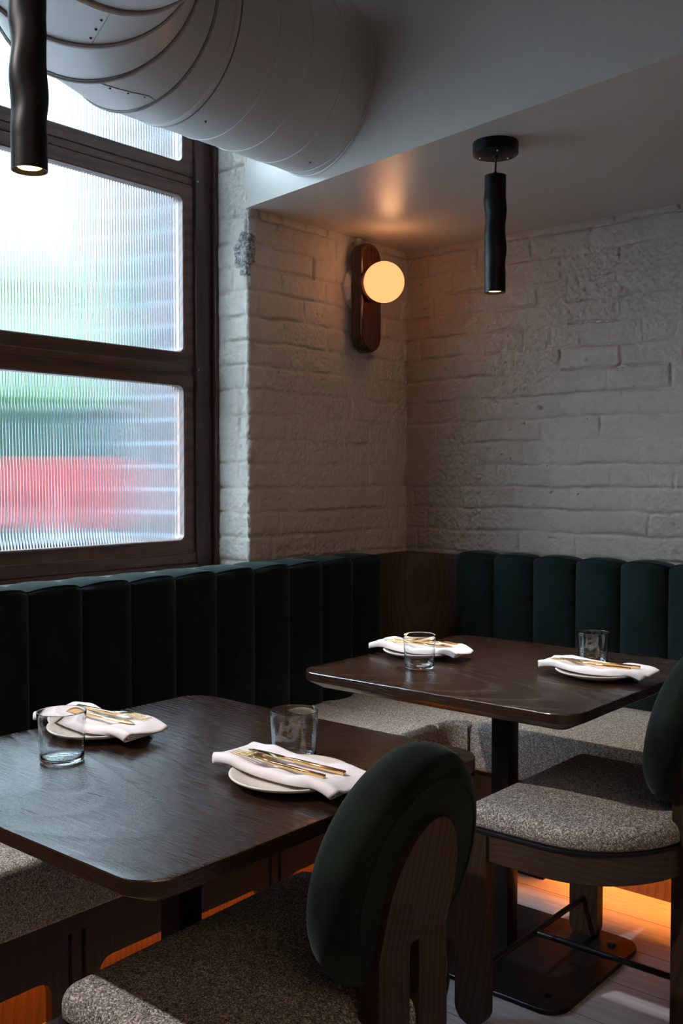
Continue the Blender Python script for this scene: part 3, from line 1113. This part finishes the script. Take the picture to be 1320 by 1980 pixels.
# local x = world y - 0.6 ; local y = -(world x) - 1.80
for i in range(14):
    wy = 2.954 - 0.1667 * (i + 1)
    c = channel(0.1662, 'back_channel', bl, 0.165, M['velvet'])
    c.location = (wy - 0.6, 0.645, 0)
box('back_panel', 0.0, 2.36, 0.646, 0.668, 0.0, 0.93, M['panel'], bl, 0.002)
cushion('seat_cushion', [(-0.0, 0.0), (1.02, 0.0), (1.02, 0.52), (0.0, 0.52)], 0.305, ZSEAT, M['boucle'], bl, 0.022, 0.010)
cushion('seat_cushion', [(1.025, 0.0), (2.00, 0.0), (2.00, 0.52), (1.025, 0.52)], 0.305, ZSEAT, M['boucle'], bl, 0.022, 0.010)
base_board('base_board', bl, 2.22, [(0.10, 0.60), (0.725, 1.235), (1.345, 1.86)], 0.304, M['base_panel']).location = (0, 0.035, 0)
box('toe_board', 0, 2.2, 0.165, 0.18, 0, 0.30, M['toe'], bl)
box('light_strip', 0.02, 2.05, 0.085, 0.100, 0.196, 0.202, M['led_dim'], bl)
bm = bmesh.new()
for xs in (0.645, 0.68, 1.27, 1.305):
    box('groove', xs, xs + 0.006, 0.0325, 0.036, 0.002, 0.25, M['black_matte'], bl)
# corner seat pad with a swept inner corner
arc = [(2.005 + 0.0, 0.0)]
arc = [(2.005, 0.52), (2.005, 0.0)] + [(2.005 + 0.075 * math.sin(a), -0.075 + 0.075 * math.cos(a)) for a in np.linspace(0.1, PI / 2, 8)] + [(2.62, -0.075), (2.62, 0.52)]
arc = [(2.005, 0.0)] + [(2.03 + 0.055 * math.sin(a), -0.055 + 0.055 * math.cos(a)) for a in np.linspace(0.0, PI / 2, 8)] + [(2.62, -0.055), (2.62, 0.52), (2.005, 0.52)]
cushion('seat_cushion', arc, 0.305, ZSEAT - 0.004, M['boucle'], bl, 0.022, 0.006)

# --- back banquette along the brick wall (local x = world x, y toward the wall)
br_ = empty('banquette', (-1.74, 2.695, 0))
tag(br_, 'green velvet channel back banquette with tweed seat against the white brick back wall', 'banquette', None)
for i in range(13):
    c = channel(0.1698, 'back_channel', br_, 0.12, M['velvet'])
    c.location = (-2.165 + 0.1703 * i + 1.74, 0.641, 0)
box('back_panel', -0.43, 1.9, 0.642, 0.662, 0.0, 0.93, M['panel'], br_, 0.002)
cushion('seat_cushion', [(0.0, 0.0), (1.0, 0.0), (1.0, 0.53), (0.0, 0.53)], 0.305, ZSEAT, M['boucle'], br_, 0.03, 0.010)
cushion('seat_cushion', [(1.005, 0.0), (1.9, 0.0), (1.9, 0.53), (1.005, 0.53)], 0.305, ZSEAT, M['boucle'], br_, 0.03, 0.010)
base_board('base_board', br_, 2.0, [(0.12, 0.18), (0.30, 0.86), (0.98, 1.5)], 0.304, M['base_panel']).location = (-0.05, 0.03, 0)
box('toe_board', 0, 1.9, 0.125, 0.14, 0, 0.30, M['toe'], br_)
box('light_strip', 0.02, 1.88, 0.075, 0.092, 0.200, 0.206, M['led'], br_)

# curved corner panel between the two backs
bm = bmesh.new()
R = 0.22
x0, y0 = -2.468, 3.338
pts = [(XW - 0.0, 2.90), (x0, 2.90)] + [(x0 + R - R * math.cos(a), y0 - R + R * math.sin(a)) for a in np.linspace(0, PI / 2, 14)] + [(-2.10, y0), (-2.10, YB - 0.0), (XW, YB)]
loft(bm, [[(x, y, 0.0) for x, y in pts], [(x, y, 0.938) for x, y in pts]])
o = obj_bm('trim_1', bm, M['panel'], angle=30); tag(o, kind='structure', label='curved walnut corner panel between the banquettes')


# ------------------------------------------------------------------ TABLES
def make_table():
    t = empty('dining_table')
    bm = bmesh.new()
    hx, hy, r = 0.3925, 0.3875, 0.062
    rings = []
    for (ins, z) in ((0.0035, 0.750), (0.001, 0.7493), (0.0, 0.7475), (0.0, 0.728), (0.002, 0.7262), (0.042, 0.706)):
        rings.append([(x, y, z) for x, y in rrect(hx - ins, hy - ins, max(r - ins, 0.02), 12)])
    loft(bm, rings)
    obj_bm('table_top', bm, M['table'], t, angle=25)
    box('column', -0.026, 0.026, -0.026, 0.026, 0.012, 0.706, M['black'], t, 0.002)
    bm = bmesh.new()
    o1 = rrect(0.285, 0.235, 0.055, 8)
    loft(bm, [[(x, y, 0.002) for x, y in o1], [(x, y, 0.011) for x, y in o1], [(x, y, 0.013) for x, y in offset_outline(o1, 0.002)]])
    obj_bm('base_plate', bm, M['black'], t, angle=30)
    box('mounting_plate', -0.15, 0.15, -0.15, 0.15, 0.698, 0.706, M['black'], t)
    for sx in (-1, 1):
        for sy in (-1, 1):
            bm = bmesh.new()
            add_lathe(bm, [(0, 0.0), (0.011, 0.0), (0.011, 0.006), (0.006, 0.008), (0, 0.008)], 12, (sx * 0.225, sy * 0.17, 0.0125))
            obj_bm('levelling_bolt', bm, M['black'], t)
    return t


t1 = make_table(); t1.location = (-1.342, 1.1435, 0)
tag(t1, 'dark oak square table at lower left, nearer the camera', 'table', 'dark oak dining tables')
t2 = copy_tree(t1); t2.location = (-1.354, 2.265, 0)
tag(t2, 'dark oak square table in the banquette corner, below the black pendant with a canopy', 'table', 'dark oak dining tables')


# ------------------------------------------------------------------ CHAIRS
def d_outline(hw, xf, xr, rc=0.034, n=26, inset=0.0):
    """seat plan: straight front at xf (negative), half ellipse at the back reaching xr"""
    hw -= inset; xf += inset; xr -= inset
    pts = []
    xm = -0.035
    for i in range(n + 1):
        a = -PI / 2 + PI * i / n
        pts.append((xm + (xr - xm) * math.cos(a) ** 0.9 if math.cos(a) > 0 else xm, hw * math.sin(a)))
    for i in range(7):
        a = PI / 2 + PI / 2 * i / 6
        pts.append((xf + rc + rc * math.cos(a), hw - rc + rc * math.sin(a)))
    for i in range(7):
        a = PI + PI / 2 * i / 6
        pts.append((xf + rc + rc * math.cos(a), -hw + rc + rc * math.sin(a)))
    return pts


def leg_plank(bm, cx_, cy_, w, th, ztop, along='x'):
    r = w / 2
    prof = [(-r, ztop), (r, ztop)] + [(r * math.cos(a), r - r * math.sin(a) * 1.0) for a in np.linspace(0, PI, 17)][::1]
    # outline: top edge then right side down, round foot, left side up
    prof = [(-r, ztop)] + [(-r * math.cos(a), r - r * math.sin(a)) for a in np.linspace(0, PI, 17)] + [(r, ztop)]
    A, B = [], []
    for (u, z) in prof:
        if along == 'x':
            A.append((cx_ + u, cy_ - th / 2, z)); B.append((cx_ + u, cy_ + th / 2, z))
        else:
            A.append((cx_ - th / 2, cy_ + u, z)); B.append((cx_ + th / 2, cy_ + u, z))
    loft(bm, [A, B])


def make_chair():
    c = empty('dining_chair')
    ZL = 0.455
    out = d_outline(0.288, -0.225, 0.215)
    cushion('seat_cushion', out, ZL, 0.505, M['boucle_chair'], c, 0.028, 0.012)
    # lip plus bent wooden band
    o1 = d_outline(0.292, -0.228, 0.219)
    bm = bmesh.new()
    loft(bm, [[(x, y, z) for x, y in offset_outline(o1, i)] for i, z in ((0.002, 0.448), (0, 0.449), (0, 0.454), (0.003, 0.456))])
    obj_bm('seat_board', bm, M['black_matte'], c, angle=30)
    bm = bmesh.new()
    o2 = offset_outline(o1, 0.004)
    o3 = offset_outline(o1, 0.030)
    rings = [[(x, y, 0.448) for x, y in o2], [(x, y, 0.387) for x, y in o2], [(x, y, 0.385) for x, y in offset_outline(o2, 0.002)], [(x, y, 0.385) for x, y in o3], [(x, y, 0.448) for x, y in o3]]
    vr = loft(bm, rings, False, False)
    n = len(o2)
    for i in range(n):
        j = (i + 1) % n
        bm.faces.new((vr[-1][i], vr[-1][j], vr[0][j], vr[0][i]))
    obj_bm('seat_band', bm, M['chair_band'], c, angle=35)
    for s in (-1, 1):
        bm = bmesh.new()
        leg_plank(bm, -0.196, s * 0.280, 0.082, 0.032, 0.445)
        bmesh.ops.bevel(bm, geom=[e for e in bm.edges if e.calc_face_angle(0) > 1.2], offset=0.003, segments=2, affect='EDGES')
        obj_bm('front_leg', bm, M['chair_wood'], c, angle=35)
    # rear plank: two feet joined above, bent back and arched
    W, TH, LEAN, ZB = 0.0875, 0.034, 0.20, 0.590
    xfr = 0.186

    def xb(z):
        return xfr + (max(0, z - ZB)) * math.tan(LEAN)
    bm = bmesh.new()

    def prism(poly):
        # poly of (y, z); front face at xb(z), back face behind it
        A = [(xb(z), y, z) for y, z in poly]
        B = [(xb(z) + TH, y, z) for y, z in poly]
        loft(bm, [A, B])
    gap = 0.012
    for s in (-1, 1):
        cw = (W - gap) / 2; cyy = s * (gap + cw)
        prism([(cyy - cw, ZB), (cyy - cw, cw)] + [(cyy - cw * math.cos(a), cw - cw * math.sin(a)) for a in np.linspace(0, PI, 15)[1:-1]] + [(cyy + cw, cw), (cyy + cw, ZB)])
    ztop = 0.775
    prism([(W, ZB)] + [(W * math.cos(a), ztop - 0.125 + 0.125 * math.sin(a)) for a in np.linspace(0, PI, 31)] + [(-W, ZB)])
    obj_bm('rear_leg', bm, M['chair_wood'], c, angle=30)
    # round pad
    R, t, ph = 0.178, 0.041, 10
    bm = bmesh.new()
    prof = [(0.0, -t * 1.12), (R * 0.45, -t * 1.08)]
    for a in np.linspace(-PI / 2, PI / 2, 13):
        prof.append((R - t + t * math.cos(a), t * math.sin(a)))
    prof += [(0.0, t * 0.98)]
    add_lathe(bm, prof, 72, (0, 0, 0), 'x')
    pad = obj_bm('backrest', bm, M['velvet_chair'], c, angle=70)
    pad.location = (0.190, 0, 0.697)
    pad.rotation_euler = (0, LEAN, 0)
    bm = bmesh.new()
    rr = R - t * 0.9
    pts = [(t * 1.0, rr * math.cos(a), rr * math.sin(a)) for a in np.linspace(0, 2 * PI, 73)]
    add_tube(bm, pts, 0.0025, 6, False)
    obj_bm('piping', bm, M['velvet_chair'], pad)
    bm = bmesh.new()
    add_tube(bm, [(-0.196, -0.272, 0.112), (-0.196, 0.272, 0.112)], 0.0075, 12)
    obj_bm('stretcher', bm, M['black'], c)
    bm = bmesh.new()
    add_tube(bm, [(-0.185, 0.0, 0.112), (0.195, 0.0, 0.112)], 0.0075, 12)
    add_box(bm, 0.180, 0.188, -0.05, 0.05, 0.102, 0.122)
    obj_bm('stretcher', bm, M['black'], c)
    return c


c1 = make_chair(); c1.location = (-1.040, 1.117, 0); c1.rotation_euler = (0, 0, 0.05)
tag(c1, 'dining chair with round green velvet back in the foreground, pushed under the near table', 'chair', 'round back dining chairs')
c2 = copy_tree(c1); c2.location = (-1.020, 2.182, 0); c2.rotation_euler = (0, 0, 0)
tag(c2, 'dining chair at the far table, its round back cut by the right edge', 'chair', 'round back dining chairs')


# ------------------------------------------------------------------ TABLEWARE
ZT = 0.7503


def make_plate():
    bm = bmesh.new()
    prof = [(0.0, 0.0), (0.058, 0.0), (0.060, 0.001), (0.072, 0.005), (0.094, 0.0115), (0.100, 0.0145), (0.1025, 0.0168), (0.1025, 0.0182), (0.101, 0.0190), (0.097, 0.0178),
            (0.085, 0.0125), (0.072, 0.0092), (0.055, 0.0082), (0.0, 0.0080)]
    add_lathe(bm, prof, 96)
    return obj_bm('plate', bm, M['plate'], angle=60)


def make_tumbler():
    bm = bmesh.new()
    prof = [(0.0, 0.0012), (0.030, 0.0012), (0.034, 0.0), (0.0368, 0.0010), (0.0382, 0.004)]
    for i in range(9):
        t = i / 8
        prof.append((0.0384 + 0.0046 * t, 0.006 + 0.081 * t))
    prof += [(0.0429, 0.0880), (0.0424, 0.0884), (0.0419, 0.0880)]
    for i in range(9):
        t = 1 - i / 8
        prof.append((0.0371 + 0.0046 * t, 0.0095 + 0.0775 * t))
    prof += [(0.0350, 0.0068), (0.030, 0.0058), (0.0, 0.0054)]
    add_lathe(bm, prof, 96)
    return obj_bm('tumbler', bm, M['glass'], angle=80)


def make_napkin(seed, fl):
    """cloth folded in four layers, x is its long axis; fl = +1 when its loose ends point along +x"""
    rr = random.Random(seed)
    HW, LAY, n_l = 0.045, 0.0036, 4
    path = [(y, 0.0, 0) for y in np.linspace(HW, -HW, 17)]
    R3 = 1.5 * LAY
    path += [(-HW - R3 * math.cos(a), R3 + R3 * math.sin(a), 1.5 + 1.5 * math.sin(a)) for a in np.linspace(-PI / 2, PI / 2, 12)[1:-1]]
    path += [(y, 3 * LAY, 3) for y in np.linspace(-HW, HW, 17)]
    R1 = 0.5 * LAY
    path += [(HW + R1 * math.cos(a), 2.5 * LAY + R1 * math.sin(a), 2.5) for a in np.linspace(PI / 2, -PI / 2, 7)[1:-1]]
    path += [(y, 2 * LAY, 2) for y in np.linspace(HW, -HW + 0.004, 15)]
    path += [(-HW + 0.004 - R1 * math.cos(a), 1.5 * LAY + R1 * math.sin(a), 1.5) for a in np.linspace(PI / 2, -PI / 2, 7)[1:-1]]
    path += [(y, LAY, 1) for y in np.linspace(-HW + 0.004, HW, 15)]
    nx = 56
    vs, fs = [], []
    ph = [rr.uniform(0, 6) for _ in range(6)]
    for i in range(nx + 1):
        t = i / nx
        for (y, z, k) in path:
            lay = k - 1.5
            loose = max(0.0, t - 0.86) / 0.14           # layered ends
            fold = max(0.0, 0.06 - t) / 0.06            # folded end
            x = -0.138 + 0.276 * t + 0.0045 * lay * loose - 0.0015 * abs(lay) * fold
            wsc = 1.0 + 0.06 * math.sin(PI * t) + 0.03 * math.sin(7 * t + ph[0]) - 0.02 * fold * fold
            yy = y * wsc + 0.0015 * math.sin(30 * x + ph[1])
            near = max(0.0, -yy * 1.0) / HW               # edge toward the camera side
            r = math.hypot(x, yy)
            base = 0.0108 + 0.0090 * min(1.0, (r / 0.1) ** 2)
            if abs(x) > 0.095:
                q = (abs(x) - 0.095) / 0.043
                base -= (0.0095 if x > 0 else 0.005) * q * q * (1.0 + 0.25 * near)
            edge = math.exp(-((abs(yy) - HW) / 0.010) ** 2)
            puff = 1.0 + 0.30 * edge + 0.45 * loose * near + 0.25 * fold + 0.10 * math.sin(24 * t + ph[2])
            zz = base + z * puff * (1.12 - 0.15 * fold)
            w = 0.0018 * math.sin(34 * x + 26 * yy + ph[3]) + 0.0013 * math.sin(58 * x - 45 * yy + ph[4]) + 0.0008 * math.sin(110 * x + 60 * yy + ph[5])
            zz += w * (k / 3.0) * (1 - 0.5 * edge)
            vs.append((fl * x, yy, max(zz, 0.003)))
    m = len(path)
    for i in range(nx):
        for j in range(m - 1):
            fs.append((i * m + j, (i + 1) * m + j, (i + 1) * m + j + 1, i * m + j + 1))
    o = obj_np('napkin', vs, fs, M['linen'], angle=180)
    sm = o.modifiers.new('thickness', 'SOLIDIFY'); sm.thickness = 0.0016; sm.offset = 0
    return o


def make_knife():
    """x runs from handle end (0) to tip (0.215)"""
    bm = bmesh.new()
    rings = []
    for (x, w, h) in ((0.0, 0.0030, 0.0024), (0.001, 0.0040, 0.0033), (0.10, 0.0036, 0.0030), (0.118, 0.0030, 0.0025), (0.124, 0.0026, 0.0022), (0.130, 0.0042, 0.0016), (0.137, 0.0078, 0.0010), (0.150, 0.0088, 0.0008), (0.175, 0.0092, 0.0007), (0.195, 0.0080, 0.0006), (0.207, 0.0052, 0.0005), (0.2145, 0.0012, 0.0004)):
        dy = 0.0 if x < 0.125 else (0.0018 if x < 0.2 else 0.0006)
        rings.append([(x, yy + dy, zz) for yy, zz in [(q[0], q[1]) for q in rrect(w, h, min(w, h) * 0.45, 3)]])
    loft(bm, rings)
    return obj_bm('knife', bm, M['brass'], angle=50)


def make_fork():
    bm = bmesh.new()

    def zc(x):
        if x < 0.118:
            return 0.0
        t = (x - 0.118) / 0.087
        return 0.0075 * math.sin(PI * min(1, t * 1.15)) * 0.75 + 0.0035 * max(0, t - 0.6) / 0.4 - 0.0
    rings = []
    for (x, w, h) in ((0.0, 0.0030, 0.0024), (0.001, 0.0038, 0.0032), (0.10, 0.0034, 0.0029), (0.118, 0.0027, 0.0023), (0.128, 0.0026, 0.0017), (0.136, 0.0050, 0.0013), (0.143, 0.0090, 0.0011), (0.150, 0.0112, 0.0010), (0.158, 0.0118, 0.0010)):
        rings.append([(x, q[0], q[1] + zc(x)) for q in rrect(w, h, min(w, h) * 0.45, 3)])
    loft(bm, rings)
    for k in range(4):
        y0 = -0.0101 + k * 0.00673
        rings = []
        for t in np.linspace(0, 1, 9):
            x = 0.156 + 0.050 * t
            w = 0.0017 * (1 - 0.55 * t)
            rings.append([(x, y0 * (1 - 0.06 * t) + q[0], q[1] + zc(x)) for q in rrect(w, 0.0008, 0.0004, 2)])
        loft(bm, rings)
    return obj_bm('fork', bm, M['brass'], angle=50)


plate0, tumbler0, knife0, fork0 = make_plate(), make_tumbler(), make_knife(), make_fork()
settings = [
    # plate centre x, y, yaw (pi = cutlery points to -x), tumbler x, y, words, table
    dict(p=(-1.607, 1.163), yaw=0.05, g=(-1.500, 1.007), where='near table, window side', tb='on the near table by the window', wt='leftmost of all'),
    dict(p=(-1.104, 1.176), yaw=PI - 0.03, g=(-1.192, 1.277), where='near table, chair side', tb='on the near table beside the foreground chair', wt=''),
    dict(p=(-1.622, 2.252), yaw=0.10, g=(-1.517, 2.105), where='far table, bench corner side', tb='on the far table, its left setting', wt=''),
    dict(p=(-1.112, 2.301), yaw=PI + 0.02, g=(-1.192, 2.440), where='far table, chair side', tb='on the far table, its right setting', wt=''),
]
first = True
for i, s in enumerate(settings):
    pl = plate0 if first else plate0.copy()
    gl = tumbler0 if first else tumbler0.copy()
    kn = knife0 if first else knife0.copy()
    fk = fork0 if first else fork0.copy()
    if not first:
        for q in (pl, gl, kn, fk):
            COL.objects.link(q)
    first = False
    x, y = s['p']; a = s['yaw']
    pl.location = (x, y, ZT)
    gl.location = (s['g'][0], s['g'][1], ZT)
    nk = make_napkin(i + 3, 1)
    nk.location = (x, y, ZT + 0.001); nk.rotation_euler = (0, 0, a if i in (0, 2) else a - PI)
    ca, sa = math.cos(a), math.sin(a)

    def put(o, lx, ly, z, rz, ry=0.0):
        o.location = (x + ca * lx - sa * ly, y + sa * lx + ca * ly, z)
        o.rotation_euler = (0, ry, a + rz)
    # the diner's left hand (+y in the setting's own frame) holds the fork
    zz = ZT + 0.0350
    put(kn, -0.108, -0.010, zz, 0.03, 0.0)
    put(fk, -0.098, 0.026, zz, 0.015, 0.0)
    W_ = s['tb']
    tag(pl, 'pale stoneware side plate under a napkin ' + W_, 'plate', 'stoneware plates')
    tag(gl, 'empty clear glass tumbler ' + W_, 'glass', 'clear tumblers')
    tag(nk, 'folded white napkin lying across the plate ' + W_, 'napkin', 'white napkins')
    tag(kn, 'gold knife resting on the napkin ' + W_, 'knife', 'gold knives')
    tag(fk, 'gold fork resting on the napkin ' + W_, 'fork', 'gold forks')


# ------------------------------------------------------------------ PENDANTS
def make_pendant():
    p = empty('pendant_light')
    # origin at the lower rim centre
    bm = bmesh.new()
    H_, n, m = 0.325, 64, 80
    rings = []
    for j in range(m + 1):
        z = H_ * j / m
        env = min(1, max(0, (z - 0.05) / 0.05)) * min(1, max(0, (H_ - 0.03 - z) / 0.05))
        ring_ = []
        for i in range(n):
            a = 2 * PI * i / n
            w = math.sin(2 * (a - z * 24.0)) * 0.0016 + math.sin(1 * (a + z * 62)) * 0.0013 + math.sin(3 * a + z * 33) * 0.0006
            r = 0.0300 + env * w
            ring_.append((r * math.cos(a), r * math.sin(a), z))
        rings.append(ring_)
    inner = [[(rr * math.cos(2 * PI * i / n), rr * math.sin(2 * PI * i / n), z) for i in range(n)] for rr, z in ((0.0282, 0.0), (0.0278, 0.004), (0.0262, 0.020))]
    loft(bm, list(reversed(inner)) + rings)
    obj_bm('shade', bm, M['black_matte'], p, angle=50)
    bm = bmesh.new()
    add_lathe(bm, [(0, 0.0050), (0.019, 0.0054), (0.0220, 0.008), (0.020, 0.012), (0, 0.012)], 32)
    obj_bm('bulb', bm, M['bulb'], p)
    bm = bmesh.new()
    add_lathe(bm, [(0.0, H_ - 0.002), (0.010, H_ - 0.002), (0.009, H_ + 0.006), (0.0045, H_ + 0.010), (0.0, H_ + 0.010)], 20)
    obj_bm('cord_grip', bm, M['black'], p)
    return p, H_


def spot_in(p, z0, power):
    spot('pendant_beam', (p[0], p[1], p[2] + 0.0035), (p[0], p[1], 0), power, (1.0, 0.90, 0.80), 78, 0.7, 0.016)


pend, H_ = make_pendant()
pend.location = (-1.493, 2.428, 1.768)
tag(pend, 'black twisted tube pendant light hanging from a round canopy over the far table', 'pendant light', 'black tube pendants')
pend2 = copy_tree(pend)
pend2.location = (-1.495, 0.952, 1.765)
tag(pend2, 'black twisted tube pendant light at the top left, in front of the window and duct', 'pendant light', 'black tube pendants')


def cord_and_canopy(p, drop):
    bm = bmesh.new()
    add_tube(bm, [(0, 0, H_ + 0.008), (0.0005, 0, H_ + drop - 0.02)], 0.0028, 10)
    obj_bm('cord', bm, M['cable'], p)
    bm = bmesh.new()
    z = H_ + drop
    add_lathe(bm, [(0, z - 0.043), (0.006, z - 0.043), (0.007, z - 0.036), (0.060, z - 0.034), (0.0635, z - 0.031), (0.0640, z - 0.002), (0.063, z), (0, z)], 48)
    cn = obj_bm('canopy', bm, M['black'], p, angle=40)
    for a in (1.2, 3.3, 5.4):
        bm = bmesh.new()
        add_lathe(bm, [(0, z - 0.0375), (0.0035, z - 0.037), (0.004, z - 0.0335), (0, z - 0.033)], 10, (0.045 * math.cos(a), 0.045 * math.sin(a), 0))
        obj_bm('screw', bm, M['screw'], cn)


cord_and_canopy(pend, ZS - 1.768 - H_)
cord_and_canopy(pend2, ZC - 1.765 - H_)
spot_in((-1.493, 2.428, 1.768), 0, 60)
spot_in((-1.495, 0.952, 1.765), 0, 10)

# ------------------------------------------------------------------ WALL SCONCE
sc = empty('wall_sconce', (XW, 3.035, 1.944))
tag(sc, 'walnut capsule wall lamp with a glowing opal globe on the left brick wall', 'wall lamp')


def capsule_rings(hy, hz, specs, n=20):
    rings = []
    for (x, ins) in specs:
        hw, hh = hy - ins, hz - ins
        pts = []
        for i in range(n + 1):
            a = PI * i / n
            pts.append((x, hw * math.cos(a), hh - hw + hw * math.sin(a)))
        for i in range(n + 1):
            a = PI + PI * i / n
            pts.append((x, hw * math.cos(a), -hh + hw + hw * math.sin(a)))
        rings.append(pts)
    return rings


M['sconce_wood'] = wood('sconce_walnut', (0.006, 0.002, 0.001), (0.050, 0.016, 0.006), 'z', 1.6, 0.16, 40, 0.05, bump=0.05, spec=0.6, seed=(0, 0.01, 0.02))
bm = bmesh.new()
loft(bm, capsule_rings(0.066, 0.211, ((0.030, 0.004), (0.034, 0.0), (0.066, 0.0), (0.076, 0.003), (0.081, 0.010), (0.080, 0.018), (0.077, 0.026))))
obj_bm('back_plate', bm, M['sconce_wood'], sc, angle=50)
bm = bmesh.new()
add_lathe(bm, [(0, 0.0), (0.088, 0.0), (0.088, 0.014), (0.070, 0.032), (0, 0.032)], 10, (0, 0, 0.040), 'x')
obj_bm('mounting_box', bm, M['white_box'], sc, smooth=False)
box('conduit', 0.0, 0.022, -0.014, 0.014, 0.1, 0.238, M['white_box'], sc, 0.003)
bm = bmesh.new()
add_lathe(bm, [(0, 0.076), (0.060, 0.076), (0.062, 0.079), (0.062, 0.090), (0.050, 0.100), (0, 0.100)], 40, (0, -0.012, 0.045), 'x')
obj_bm('globe_holder', bm, M['sconce_wood'], sc)
bm = bmesh.new()
bmesh.ops.create_uvsphere(bm, u_segments=64, v_segments=40, radius=0.0775)
bmesh.ops.translate(bm, vec=(0.158, -0.022, 0.047), verts=bm.verts)
obj_bm('globe', bm, M['globe'], sc, angle=180)

# the lamp's own light, leaving the opal globe upward and forward
for k_, (dx, dy, dz) in enumerate(((0.055, -0.03, 0.085), (0.085, -0.03, -0.055))):
    l = bpy.data.lights.new('globe_light', 'POINT')
    l.energy = (0.55, 0.38)[k_]; l.color = (1.0, 0.52, 0.22); l.shadow_soft_size = 0.045
    lo = bpy.data.objects.new('globe_light', l); COL.objects.link(lo)
    lo.location = (XW + 0.158 + dx, 3.035 - 0.022 + dy, 1.944 + 0.047 + dz)
